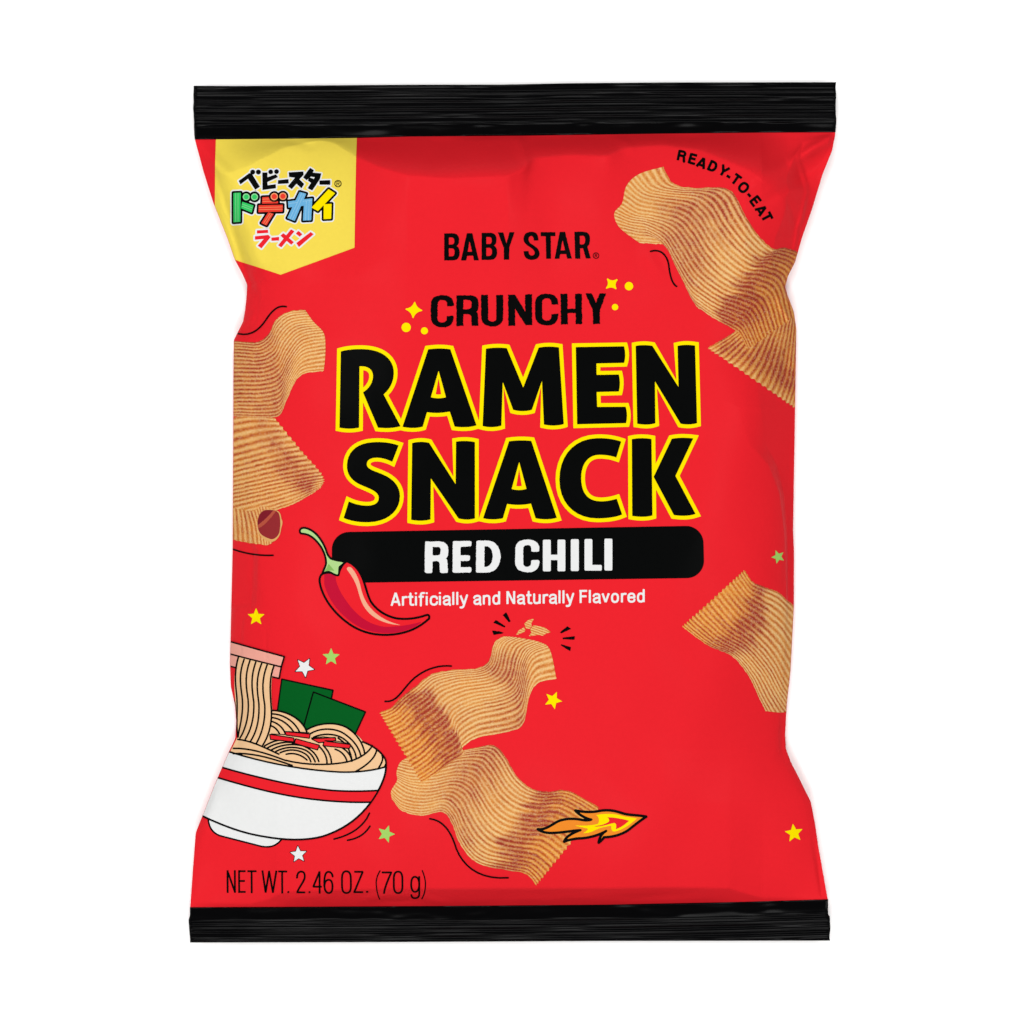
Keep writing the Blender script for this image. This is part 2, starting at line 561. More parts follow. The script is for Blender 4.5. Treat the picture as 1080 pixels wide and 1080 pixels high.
class Fill:
    def __init__(self, contours, grow=0.0, miter=0.0, rough=0.0):
        cs = [clean(np.asarray(c, float)) for c in contours]
        out = []
        for i, c in enumerate(cs):
            hole = sum(inside(c[0], d) for j, d in enumerate(cs) if j != i) % 2 == 1
            if (area(c) > 0) == hole:
                c = c[::-1]
            out.append(c)
        if miter:
            out = [self.offset(c, miter) for c in out]
        self.cs, self.grow, self.rough = out, grow, rough
        allp = np.concatenate(out)
        self.lo, self.hi = allp.min(0) - grow - 1.0, allp.max(0) + grow + 1.0

    @staticmethod
    def offset(c, d):
        e = np.roll(c, -1, 0) - c
        e /= np.linalg.norm(e, axis=1, keepdims=True) + 1e-12
        nn = np.stack([e[:, 1], -e[:, 0]], 1)
        n0 = np.roll(nn, 1, 0)
        k = 1 + np.sum(nn * n0, 1, keepdims=True)
        return c + d * (nn + n0) / np.maximum(k, 0.28)

    def sd(self, X, Y):
        d2 = np.full(X.shape, 1e9)
        wn = np.zeros(X.shape, int)
        for c in self.cs:
            for a, b in zip(c, np.roll(c, -1, 0)):
                ex_, ey = b - a
                px, py = X - a[0], Y - a[1]
                t = np.clip((px * ex_ + py * ey) / (ex_ * ex_ + ey * ey + 1e-12), 0, 1)
                d2 = np.minimum(d2, (px - t * ex_) ** 2 + (py - t * ey) ** 2)
                cr = ex_ * py - ey * px
                wn += ((a[1] <= Y) & (b[1] > Y) & (cr > 0)).astype(int) - ((a[1] > Y) & (b[1] <= Y) & (cr < 0)).astype(int)
        d = np.where(wn > 0, -1, 1) * np.sqrt(d2) - self.grow
        if self.rough:
            d = d + self.rough * vnoise(X * 0.8, Y * 0.8, 9)
        return d


class Stroke:
    def __init__(self, contours, w, flat=False, rough=0.0):
        self.cs, self.w, self.flat, self.rough = contours, w, flat, rough
        allp = np.concatenate(contours)
        self.lo, self.hi = allp.min(0) - w, allp.max(0) + w

    def sd(self, X, Y):
        d = np.full(X.shape, 1e9)
        for c in self.cs:
            n = len(c) - 1
            for i in range(n):
                a, b = c[i], c[i + 1]
                e = b - a
                ln = math.hypot(*e) + 1e-9
                px, py = X - a[0], Y - a[1]
                t = (px * e[0] + py * e[1]) / ln
                if self.flat and n == 1:
                    dd = np.maximum(np.abs(px * e[1] - py * e[0]) / ln - self.w / 2, np.maximum(-t, t - ln))
                else:
                    tt = np.clip(t, 0, ln) / ln
                    dd = np.hypot(px - tt * e[0], py - tt * e[1]) - self.w / 2
                d = np.minimum(d, dd)
        return d + (self.rough * vnoise(X * 0.8, Y * 0.8, 4) if self.rough else 0)


class Union:
    def __init__(self, shapes, grow=0.0):
        self.sh, self.grow = shapes, grow
        self.lo = np.min([s.lo for s in shapes], 0) - grow
        self.hi = np.max([s.hi for s in shapes], 0) + grow

    def sd(self, X, Y):
        return np.min([s.sd(X, Y) for s in self.sh], 0) - self.grow


class Cut:
    """The first shape where it lies within the second."""

    def __init__(self, a, b):
        self.a, self.b = a, b
        self.lo, self.hi = np.maximum(a.lo, b.lo), np.minimum(a.hi, b.hi)

    def sd(self, X, Y):
        return np.maximum(self.a.sd(X, Y), self.b.sd(X, Y))


def disc(x, y, r):
    a = np.linspace(0, 2 * math.pi, 40, endpoint=False)
    return Fill([np.stack([x + r * np.cos(a), y + r * np.sin(a)], 1)])


def rbox(fr, x0, y0, x1, y1, r):
    r_ = r / fr.k
    p = fr([(x0 + r, y0 + r), (x1 - r, y0 + r), (x1 - r, y1 - r), (x0 + r, y1 - r)])
    return Fill([p], grow=r_)


def mesh_shape(sh, layer, pitch):
    lo = np.floor(sh.lo / pitch) * pitch - 2 * pitch
    nx, ny = (np.ceil((sh.hi - lo) / pitch) + 3).astype(int)
    x = lo[0] + np.arange(nx) * pitch
    y = lo[1] + np.arange(ny) * pitch
    X, Y = np.meshgrid(x, y)
    D = sh.sd(X, Y)
    D = np.maximum(D, np.maximum(fL(Y) + 0.35 - X, X - fR(Y) + 0.35))
    D = np.maximum(D, np.maximum(fT(X) + 0.3 - Y, Y - fB(X) + 0.3))
    D = np.where(np.abs(D) < 1e-4, 1e-4, D)
    ins = D < 0
    idx = np.full(D.shape, -1)
    idx[ins] = np.arange(ins.sum())
    U, V = list(X[ins]), list(Y[ins])
    c4 = np.stack([idx[:-1, :-1], idx[1:, :-1], idx[1:, 1:], idx[:-1, 1:]], -1)
    cnt = (c4 >= 0).sum(-1)
    faces = c4[cnt == 4].tolist()
    cache = {}

    def cross(p, q):
        key = (p, q) if p < q else (q, p)
        if key not in cache:
            da, db = D[p], D[q]
            t = da / (da - db)
            cache[key] = len(U)
            U.append(X[p] + t * (X[q] - X[p]))
            V.append(Y[p] + t * (Y[q] - Y[p]))
        return cache[key]

    for j, i in np.argwhere((cnt > 0) & (cnt < 4)):
        ring = [(j, i), (j + 1, i), (j + 1, i + 1), (j, i + 1)]
        f = []
        for a, b in zip(ring, ring[1:] + ring[:1]):
            if idx[a] >= 0:
                f.append(int(idx[a]))
            if (idx[a] >= 0) != (idx[b] >= 0):
                f.append(cross(a, b))
        if len(f) > 2:
            faces.append(f)
    U, V = np.array(U), np.array(V)
    return U, V, faces, 0.22 + 0.13 * layer


def print_part(name, items, parent=bag, pitch=0.6, base=0, label=None):
    """One printed part: items are (shape, material, layer)."""
    verts, nrm, faces, mi, mats, off = [], [], [], [], [], 0
    for it in items:
        sh, mat, layer = it[:3]
        U, V, f, e = mesh_shape(sh, layer + base, it[3] if len(it) > 3 else pitch)
        if not len(f):
            continue
        if mat not in mats:
            mats.append(mat)
        verts.append(to_xyz(U, V, height(U, V) + e))
        nrm.append(normals(U, V))
        faces += [[k + off for k in q] for q in f]
        mi += [mats.index(mat)] * len(f)
        off += len(U)
    return link(name, np.concatenate(verts), faces, mats, parent, mi, np.concatenate(nrm), label=label)


# ------------------------------------------------------------------ printed snack pieces
def smooth_curve(pts, n, fr):
    p = fr(pts)
    m = len(p)
    t = np.linspace(0, m - 1, n)
    i = np.clip(t.astype(int), 0, m - 2)
    f = (t - i)[:, None]
    g = lambda k: p[np.clip(k, 0, m - 1)]
    p0, p1, p2, p3 = g(i - 1), g(i), g(i + 1), g(i + 2)
    return 0.5 * (2 * p1 + (p2 - p0) * f + (2 * p0 - 5 * p1 + 4 * p2 - p3) * f ** 2 + (3 * p1 - p0 - 3 * p2 + p3) * f ** 3)


SNACK_GROUPS = []


def snack(fr, T, B, Lc=None, Rc=None, ridges=20, tone=((0, 0), (1, 0)), orange=((0, 0), (1, 0)), blobs=(), layer=2, serr=1.0, by_u=False, tail=False,
          seed=0, nu=240, nv=170, parent=None, name='snack_picture'):
    T_, B_ = smooth_curve(T, nu, fr), smooth_curve(B, nu, fr)
    L_ = smooth_curve(Lc or [T[0], B[0]], nv, fr)
    R_ = smooth_curve(Rc or [T[-1], B[-1]], nv, fr)
    u = np.linspace(0, 1, nu)[None, :, None]
    v = np.linspace(0, 1, nv)[:, None, None]
    P = (1 - v) * T_[None] + v * B_[None] + (1 - u) * L_[:, None] + u * R_[:, None] - (
        (1 - u) * (1 - v) * T_[0] + u * (1 - v) * T_[-1] + (1 - u) * v * B_[0] + u * v * B_[-1])
    u, v = u[..., 0] + 0 * v[..., 0], v[..., 0] + 0 * u[..., 0]
    ph = (u if by_u else v) * ridges
    if serr:
        du = P[:, 1:2] - P[:, :1]
        du = du / (np.linalg.norm(du, axis=-1, keepdims=True) + 1e-9)
        k = np.exp(-u / 0.012)[..., None] * (0.85 * np.cos(2 * math.pi * ph) + 0.5 * vnoise(ph * 1.7, ph * 0, seed))[..., None]
        P = P + du * k * serr
    if serr <= 0 and tail:
        du = P[:, -1:] - P[:, -2:-1]
        du = du / (np.linalg.norm(du, axis=-1, keepdims=True) + 1e-9)
        P = P + du * (np.exp(-(1 - u) / 0.010)[..., None] * (0.8 * np.cos(2 * math.pi * ph) + 0.6 * vnoise(ph * 1.7, ph * 0, seed))[..., None])
    dv = P[-1:, :] - P[:1, :]
    dv = dv / (np.linalg.norm(dv, axis=-1, keepdims=True) + 1e-9)
    rag = np.where(v < 0.5, np.exp(-v / 0.012), -np.exp(-(1 - v) / 0.012)) * 0.9 * vnoise(u * 60, np.round(v) * 7, seed + 2)
    P = P + dv * rag[..., None]
    U, V = P[..., 0], P[..., 1]
    tn = np.interp(u + 0.05 * vnoise(v * 9, u * 3, seed + 3) + 0.11 * vnoise(v * ridges * 1.3, u * 2.0, seed + 8), *zip(*tone)) + 0.22 * vnoise(u * 7, v * 6, seed + 5) + 0.06
    og = np.interp(u, *zip(*orange))
    for x, y, r, a in blobs:
        cx, cy = fr([(x, y)])[0]
        tn = tn + a * np.exp(-((U - cx) ** 2 + (V - cy) ** 2) / (r / fr.k) ** 2)
    out = (U < fL(V) + 0.3) | (U > fR(V) - 0.3)
    Uc = np.clip(U, fL(V) + 0.3, fR(V) - 0.3)
    q = np.array(grid_faces(nv, nu))
    ok = ~out.reshape(-1)[q].all(1)
    # keep faces turned towards the viewer's side and not collapsed
    a, b, c = (np.stack([Uc.reshape(-1)[q[:, i]], V.reshape(-1)[q[:, i]]], -1) for i in (0, 1, 2))
    cr = (b[:, 0] - a[:, 0]) * (c[:, 1] - a[:, 1]) - (b[:, 1] - a[:, 1]) * (c[:, 0] - a[:, 0])
    sg = np.sign(np.median(cr))
    q = q[ok & (cr * sg > 1e-6)]
    if sg > 0:
        q = q[:, ::-1]
    used, inv = np.unique(q, return_inverse=True)
    q = inv.reshape(q.shape)
    U1, V1 = Uc.reshape(-1)[used], V.reshape(-1)[used]
    xyz = to_xyz(U1, V1, height(U1, V1) + 0.22 + 0.13 * layer)
    return link(name, xyz, q.tolist(), [CHIP], parent or bag, nrm=normals(U1, V1),
                attrs={'wear': np.clip(0.85 + 0.9 * vnoise(u * 6, v * ridges * 0.8, seed + 9) + 0.9 * vnoise(u * 2.5, v * 3, seed + 10), 0.2, 1.3).reshape(-1)[used], 'phase': ph.reshape(-1)[used], 'tone': np.clip(tn, 0, 1).reshape(-1)[used], 'orange': og.reshape(-1)[used]})


fa = F(380, 630, 4.5)
fb = F(400, 760, 4.5)
fc = F(630, 75, 4)
fd = F(700, 240, 5.4)
fe = F(640, 560, 4.154)
ff = F(190, 310, 4)

snack(fb, [(150, 170), (230, 170), (330, 155), (450, 130), (540, 118), (590, 160), (650, 260), (715, 318), (790, 338), (900, 335), (1045, 415)],
      [(60, 375), (110, 430), (200, 452), (300, 435), (345, 490), (375, 570), (420, 640), (490, 690), (620, 715), (700, 735), (745, 785)],
      [(150, 170), (102, 195), (82, 245), (84, 285), (56, 335), (60, 375)], None, 21,
      [(0, .05), (.25, .25), (.36, .6), (.48, .55), (.6, .2), (.72, .1), (.77, .85), (.84, .9), (.9, .45), (1, .15)],
      [(0, .15), (.7, .0), (.8, .6), (.88, 1), (1, 1)], layer=2, serr=0, tail=True, seed=3)
snack(fa, [(92, 545), (150, 520), (200, 470), (260, 425), (340, 365), (440, 345), (560, 335), (610, 300), (630, 230), (645, 205), (680, 185)],
      [(290, 880), (350, 845), (420, 790), (490, 748), (482, 715), (560, 665), (700, 638), (772, 600), (800, 480), (840, 410), (930, 385)],
      None, [(680, 185), (745, 190), (850, 212), (900, 250), (930, 385)], 20,
      [(0, .1), (.12, .2), (.2, .85), (.29, .9), (.35, .2), (.5, .12), (.6, .25), (.68, .65), (.76, .55), (.84, .15), (1, .1)],
      [(0, 1), (.18, 1), (.3, .4), (.36, 0), (1, .05)], layer=3, seed=7)
snack(fd, [(250, 685), (330, 640), (420, 580), (540, 470)], [(752, 1022), (790, 880), (800, 700), (800, 480)], None, None, 19,
      [(0, .02), (.12, .15), (.3, .5), (.6, .35), (1, .5)], [(0, .2), (.15, .9), (.6, .8), (1, .6)],
      blobs=[(620, 760, 120, .35), (720, 880, 80, .5), (360, 690, 50, .4)], layer=2, seed=11)  # blobs towards the right put the bag fold's shade into the printed colour
snack(fc, [(280, 400), (320, 470), (400, 490), (520, 490), (575, 515), (620, 600), (680, 690), (745, 748), (800, 742), (880, 790), (905, 985)],
      [(180, 725), (240, 728), (290, 735), (330, 790), (360, 880), (410, 980), (450, 1015), (505, 1050), (560, 1080), (600, 1108), (635, 1171)],
      [(280, 400), (180, 430), (125, 480), (105, 555), (72, 600), (95, 660), (180, 725)], None, 22,
      [(0, .05), (.2, .2), (.33, .62), (.46, .6), (.58, .2), (.68, .1), (.73, .85), (.8, .92), (.9, .5), (1, .35)],
      [(0, .15), (.65, .0), (.76, .6), (.85, 1), (1, 1)], blobs=[(640, 1010, 60, .45), (560, 1010, 50, .35)], layer=3, serr=0, tail=True, seed=13)
snack(fe, [(605, 172), (640, 222), (690, 245), (750, 268), (790, 300), (850, 350)],
      [(330, 420), (440, 500), (550, 550), (625, 640), (670, 735), (700, 792)], None,
      [(850, 350), (880, 560), (850, 750), (790, 797), (700, 792)], 20,
      [(0, .12), (.15, .25), (.26, .85), (.36, .85), (.46, .15), (.7, .12), (1, .3)], [(0, 1), (.25, .9), (.4, .1), (1, .05)], layer=2, seed=17)
snack(ff, [(150, 190), (240, 196), (325, 200), (372, 165), (400, 110), (450, 75), (525, 65)],
      [(150, 515), (240, 515), (340, 520), (415, 512), (450, 440), (505, 345), (605, 325)], None,
      [(525, 65), (560, 115), (605, 165), (612, 240), (605, 325)], 21,
      [(0, .35), (.25, .5), (.45, .65), (.6, .4), (.75, .1), (1, .1)], [(0, .35), (.5, .3), (.7, .1), (1, .1)], layer=3, serr=0, seed=19)
snack(ff, [(395, 522), (330, 514), (260, 514), (160, 530)], [(592, 818), (540, 852), (440, 900), (160, 985)],
      [(395, 522), (500, 650), (600, 768), (592, 818)], [(160, 530), (160, 690), (160, 800), (160, 885), (160, 985)], 20, [(0, .1), (.15, .2), (.35, .45), (.6, .2), (1, .2)],
      [(0, .2), (.4, .35), (1, .35)], blobs=[(440, 720, 50, .45), (530, 800, 50, .6), (400, 640, 40, .25)], layer=2, seed=23)
roll = snack(ff, [(150, 880), (230, 905), (300, 915), (350, 895), (415, 925)], [(150, 1020), (240, 1042), (330, 1056), (380, 1055), (425, 990)],
             None, [(415, 925), (430, 960), (425, 990)], 17, [(0, .2), (.5, .25), (1, .1)], [(0, .4), (1, .3)], layer=3, serr=0, by_u=True, seed=29)
fr_ = F(240, 530, 15.43)
print_part('roll_hollow', [
    (Fill(path('M480 300 C490 220 520 140 600 118 C700 105 790 105 840 160 C885 220 885 400 850 510 C820 590 770 640 700 640 C600 640 520 560 490 470 C475 420 470 360 480 300', fr_)), RIM, 4, 0.4),
    (Fill(path('M480 300 C490 220 520 150 600 122 C700 115 780 120 822 165 C862 230 862 400 835 500 C800 570 740 610 690 595 C620 570 540 540 510 480 C480 420 472 360 480 300', fr_)), TUBE, 5, 0.4),
    (Fill(path('M484 340 C486 240 530 160 610 126 C680 118 730 120 745 130 C680 200 600 290 484 370', fr_)), TUBED, 6, 0.4),
    (Fill(path('M745 125 C690 180 600 290 478 370 L486 420 C560 400 640 330 790 135', fr_), rough=0.3), TUBEL, 7, 0.4)], roll)

g8 = F(515, 640, 10.8)


def crumb(txt, seed):
    """A crumb cut out of the snack's print."""
    sh = Fill(path(txt, g8), rough=0.4)
    U, V, f, e = mesh_shape(sh, 2, 0.5)
    ph = (V - 0.35 * U) / 2.6
    link('crumb_picture', to_xyz(U, V, height(U, V) + e), f, [CHIP], bag, nrm=normals(U, V),
         attrs={'wear': ph * 0 + 0.8, 'phase': ph, 'tone': ph * 0 + 0.15, 'orange': ph * 0 + 0.15})


crumb('M410 190 L455 150 L520 135 L490 185 L495 225 L470 250 L430 248 Z', 1)
crumb('M315 322 L345 270 L405 230 L425 270 L400 290 Z', 2)
crumb('M510 210 L580 222 L640 232 L712 288 L655 305 L620 330 L580 318 L465 333 L490 290 L475 262 Z', 3)

# ------------------------------------------------------------------ corner tag and its lettering
tag = print_part('corner_tag', [(Fill([np.array([(226.2, 140), (375.6, 139), (373.7, 261), (295.5, 289.2), (247, 273), (200, 257), (225, 215)])]), TAGY, 1, 0.9)])
f1 = F(236, 170, 8.308)
P1 = lambda *t: [Fill(path(s, f1)) for s in t]
D1 = lambda x, y, r: disc(*f1([(x, y)])[0], r / 8.308)
word_a = P1('M125 165 L205 107 L216 98 L236 100 L308 215 L270 240 L206 143 L140 192 Z', 'M333 92 L375 92 L375 135 L450 108 L467 130 L375 173 L376 205 L448 195 L450 228 L335 243 Z',
            'M470 160 L560 150 L562 185 L470 190 Z', 'M565 90 L690 82 L692 110 L655 150 L698 192 L675 228 L632 187 L590 235 L558 212 L622 135 L568 128 Z',
            'M750 50 L782 70 L772 92 L848 100 L835 150 L770 248 L732 228 L762 182 L733 160 L747 135 L785 150 L795 130 L757 125 L720 157 L692 132 Z',
            'M835 163 L928 160 L928 198 L836 197 Z') + [D1(247, 87, 20), D1(297, 87, 20), D1(405, 85, 19), D1(456, 82, 19)]
gr = P1('M77 270 L142 268 L138 523 L75 525 Z', 'M155 348 L255 380 L238 443 L145 405 Z') + [D1(190, 305, 31), D1(263, 305, 31)]
rd = P1('M332 308 L405 305 L470 345 L470 362 L330 365 Z', 'M300 378 L512 375 L510 435 L298 440 Z', 'M385 440 L432 455 L370 557 L323 535 Z') + [D1(437, 303, 31), D1(513, 300, 31)]
bl = P1('M660 262 L718 278 L618 518 L552 492 Z', 'M558 345 L772 318 L768 375 L562 400 Z', 'M700 330 L772 325 L762 512 L690 515 Z')
yl = P1('M915 238 L972 275 L822 432 L765 400 Z', 'M872 372 L942 368 L938 500 L872 503 Z')
red_w = P1('M285 600 L382 595 L384 622 L285 628 Z', 'M267 652 L385 640 L405 660 L325 758 L292 735 L345 675 L268 682 Z', 'M412 665 L480 658 L480 690 L412 692 Z',
           'M585 592 L615 610 L500 750 L472 732 Z', 'M518 625 L610 705 L588 728 L492 648 Z', 'M650 605 L685 635 L662 657 L628 630 Z', 'M758 616 L785 635 L655 748 L632 713 Z')
S1 = lambda w, *t: [Stroke(path(s, f1), w) for s in t]
print_part('tag_lettering', [
    (Union(word_a, 1.7), WHITE, 2), (Union(word_a, 0.2), BLACK, 4, 0.4),
    (Union(gr + rd + bl + yl, 3.5), WHITE, 2), (Union(gr + rd + bl + yl, 2.1), BLACK, 3, 0.4),
    (Union(gr), GREEN, 4, 0.4), (Union(rd), TOMATO, 4, 0.4), (Union(bl), SKY, 4, 0.4), (Union(yl), YELLOW, 4, 0.4),
    (Union([D1(190, 305, 36), D1(263, 305, 36), D1(437, 303, 36), D1(513, 300, 36)], 1.5), BLACK, 5, 0.4),
    (Union([D1(190, 305, 30), D1(263, 305, 30)]), MINT, 6, 0.4), (Union([D1(190, 305, 21), D1(263, 305, 21)]), GREEN, 7, 0.4),
    (Union([D1(437, 303, 32), D1(513, 300, 32)]), SALMON, 6, 0.4), (Union([D1(437, 303, 23), D1(513, 300, 23)]), TOMATO, 7, 0.4),
    (Union(S1(.45, 'M97 272 L96 522', 'M118 272 L117 522', 'M153 368 L245 402', 'M150 386 L240 420')), MINT, 5, 0.25),
    (Union(S1(.45, 'M302 398 L510 394', 'M302 418 L510 414', 'M334 325 L400 323', 'M334 345 L440 343', 'M402 448 L342 540', 'M417 453 L358 548')), SALMON, 5, 0.25),
    (Union(S1(.45, 'M680 270 L575 500', 'M700 276 L597 508', 'M720 340 L712 512', 'M745 332 L738 512', 'M562 365 L640 355', 'M690 345 L770 335')), PALEB, 5, 0.25),
    (Union(red_w, 1.8), WHITE, 2), (Union(red_w), REDI, 4, 0.4),
    (Stroke([np.stack([f1([(997, 190)])[0][0] + 3.4 * np.cos(np.linspace(0, 6.2832, 30)), f1([(997, 190)])[0][1] + 3.4 * np.sin(np.linspace(0, 6.2832, 30))], 1)], 0.9), BLACK, 3, 0.3),
    (Stroke(path('M987 208 L987 173 L1002 173 C1012 175 1010 190 1000 191 L988 191 M1000 191 L1010 208', f1), 0.7), BLACK, 3, 0.25),
], tag, 0.5)

# ------------------------------------------------------------------ lettering
f2, f3 = F(460, 235, 10.8), F(545, 235, 10.8)
Bp = 'M92 122 L190 120 C240 122 262 150 262 200 C262 235 252 255 232 265 C258 278 268 305 268 345 C268 400 240 428 190 430 L92 430 Z M145 168 L180 168 C203 170 207 185 207 208 C207 235 200 247 180 248 L145 250 Z M145 292 L180 292 C203 294 210 310 210 335 C210 365 203 382 180 383 L145 384 Z'
ring3 = f3([(903, 373)])[0]
aa = np.linspace(0, 6.2832, 30)
print_part('brand_lettering', [(s, BLACK, 1) for s in (
    Fill(path(Bp, f2), rough=.3), Fill(path('M350 120 L412 119 L485 428 L430 428 L420 375 L355 377 L343 430 L283 430 Z M380 205 L410 330 L360 331 Z', f2), rough=.3),
    Fill(path(Bp, f2, (426, -6)), rough=.3), Fill(path('M703 110 L765 110 L800 240 L835 108 L893 107 L833 285 L832 420 L772 422 L770 285 Z', f2), rough=.3),
    Fill(path('M248 200 L193 202 C193 165 185 150 165 150 C145 150 135 165 135 190 C137 225 165 240 200 262 C240 290 260 315 260 350 C258 400 220 422 168 422 C115 422 80 395 78 325 L135 322 C137 358 148 372 168 372 C192 372 205 360 205 342 C203 312 180 297 145 273 C105 248 78 225 77 185 C77 130 115 102 165 101 C220 101 248 130 248 200 Z', f3), rough=.3),
    Fill(path('M272 105 L440 104 L440 150 L388 151 L390 408 L335 410 L330 152 L273 152 Z', f3), rough=.3),
    Fill(path('M490 102 L550 101 L627 406 L575 407 L562 355 L495 357 L487 409 L432 410 Z M523 190 L550 312 L500 313 Z', f3), rough=.3),
    Fill(path('M657 100 L750 98 C810 100 835 130 835 185 C835 225 825 255 805 270 L842 405 L788 406 L755 290 L722 291 L724 408 L665 409 Z M718 148 L750 147 C772 148 780 160 780 192 C780 225 772 243 750 245 L720 246 Z', f3), rough=.3),
    Stroke([np.stack([ring3[0] + 3.0 * np.cos(aa), ring3[1] + 3.0 * np.sin(aa)], 1)], 0.8),
    Stroke(path('M892 392 L892 355 L908 355 C918 357 916 372 906 373 L893 373 M906 373 L914 392', f3), 0.6))], pitch=0.45)

f4, f5 = F(420, 290, 8.308), F(540, 285, 8.308)
rg = dict(rough=.7)
print_part('heading_lettering', [(s, BLACK, 1) for s in (
    Fill(path('M488 272 L427 275 C430 230 420 218 388 220 C355 222 345 235 347 265 L345 375 C345 405 360 417 388 417 C418 415 428 400 427 362 L485 357 C490 425 455 460 390 460 C320 460 285 420 285 365 L287 250 C290 200 330 177 390 177 C450 177 488 205 488 272 Z', f4), **rg),
    Fill(path('M510 180 L630 178 C690 180 705 215 705 260 C705 295 700 312 683 322 C700 335 700 355 700 390 L702 445 L642 448 L640 375 C640 350 628 342 600 343 L570 343 L570 448 L510 450 Z M570 220 L615 220 C640 220 643 235 643 262 C643 290 635 300 610 300 L570 302 Z', f4), **rg),
    Fill(path('M725 175 L787 175 L788 370 C788 400 800 410 825 410 C850 410 860 398 860 370 L858 175 L920 175 L920 360 C920 425 885 453 825 453 C765 453 728 425 727 365 Z', f4), **rg),
    Fill(path('M-34 216 L28 215 L115 360 L113 213 L175 210 L177 480 L120 483 L27 338 L27 487 L-33 487 Z', f5), **rg),
    Fill(path('M405 300 L345 303 C347 258 337 247 305 248 C275 250 264 262 264 295 L264 400 C264 432 278 443 305 443 C335 443 345 428 345 385 L405 380 C408 452 370 485 308 485 C240 485 203 450 203 390 L203 285 C203 235 245 205 305 205 C365 205 405 232 405 300 Z', f5), **rg),
    Fill(path('M425 208 L487 206 L487 338 L555 337 L553 206 L612 206 L615 472 L558 474 L557 376 L488 377 L490 474 L428 477 Z', f5), **rg),
    Fill(path('M642 203 L698 202 L735 283 L768 202 L825 203 L770 350 L770 470 L710 473 L707 350 Z', f5), **rg))], pitch=0.45)

hA, hB = F(340, 340, 4.909), F(540, 340, 4.909)
TITLE = [
    (hA, 'M95 150 C140 136 215 135 255 143 C330 157 372 205 370 265 C368 310 350 345 317 373 L405 538 C370 548 330 550 288 545 L210 362 C240 345 264 310 262 275 C260 240 232 225 192 227 L190 545 C160 552 120 552 88 545 Z'),
    (hA, 'M548 140 C590 134 625 134 663 140 L798 533 C765 545 722 545 685 540 L660 462 C620 470 580 472 542 465 L520 540 C487 550 445 548 415 541 Z M602 250 L640 388 C610 396 585 394 562 388 Z'),
    (hB, 'M-135 137 C-97 130 -62 130 -27 134 L58 338 L138 131 C175 124 210 124 243 130 L268 527 C235 537 195 536 165 529 L155 303 L103 453 C75 462 35 462 6 453 L-48 308 L-55 535 C-85 545 -125 545 -152 537 Z'),
    (hB, 'M330 128 L580 124 C588 155 588 185 580 210 L437 213 L438 272 L553 270 C560 300 560 330 553 358 L438 361 L441 438 L588 437 C597 465 597 495 590 522 L337 528 Z'),
    (hB, 'M640 122 C670 116 700 117 727 122 L862 335 L857 122 C890 114 920 116 948 120 L958 522 C930 530 900 530 873 525 L740 305 L742 522 C715 532 680 531 648 525 Z'),
    (hA, 'M395 637 C345 620 300 617 255 621 C180 627 130 668 127 738 C125 790 155 822 200 842 C245 862 292 875 292 908 C292 940 262 950 225 949 C195 948 165 940 137 927 L110 1013 C150 1030 195 1036 240 1035 C340 1032 402 975 402 900 C402 850 370 812 315 788 C275 770 230 762 230 735 C230 708 258 699 290 701 C315 703 342 712 362 722 Z'),
    (hA, 'M465 625 C495 617 525 617 553 624 L690 838 L692 618 C725 612 760 613 790 620 L790 1015 C765 1023 735 1023 705 1015 L562 808 L560 1020 C530 1029 495 1029 460 1022 Z'),
    (hB, 'M-15 616 C20 610 65 610 100 614 L232 1012 C195 1022 160 1022 122 1014 L98 938 C60 947 15 947 -25 940 L-47 1014 C-75 1022 -120 1022 -150 1014 Z M37 722 L75 862 C50 870 25 870 -2 863 Z'),
    (hB, 'M565 617 C525 603 480 598 435 600 C320 605 245 690 245 815 C245 940 330 1015 440 1015 C495 1015 540 1008 570 995 L542 913 C515 922 480 928 450 926 C385 922 358 875 358 805 C358 735 392 687 450 686 C485 686 512 690 540 700 Z'),
    (hB, 'M620 605 C650 598 690 598 722 604 L727 1000 C695 1009 655 1008 622 1002 Z'),
    (hB, 'M733 800 L827 603 C860 596 900 596 938 601 L846 795 L950 992 C915 1004 875 1003 838 998 Z'),
]
print_part('title_lettering', [(Union([Fill(path(s, fr), miter=4.0) for fr, s in TITLE[:5]]), YELLOW, 1),
                               (Union([Fill(path(s, fr), miter=4.0) for fr, s in TITLE[5:]]), YELLOW, 1)]
           + [(Fill(path(s, fr)), BLACK, 2, 0.5) for fr, s in TITLE], pitch=0.5)

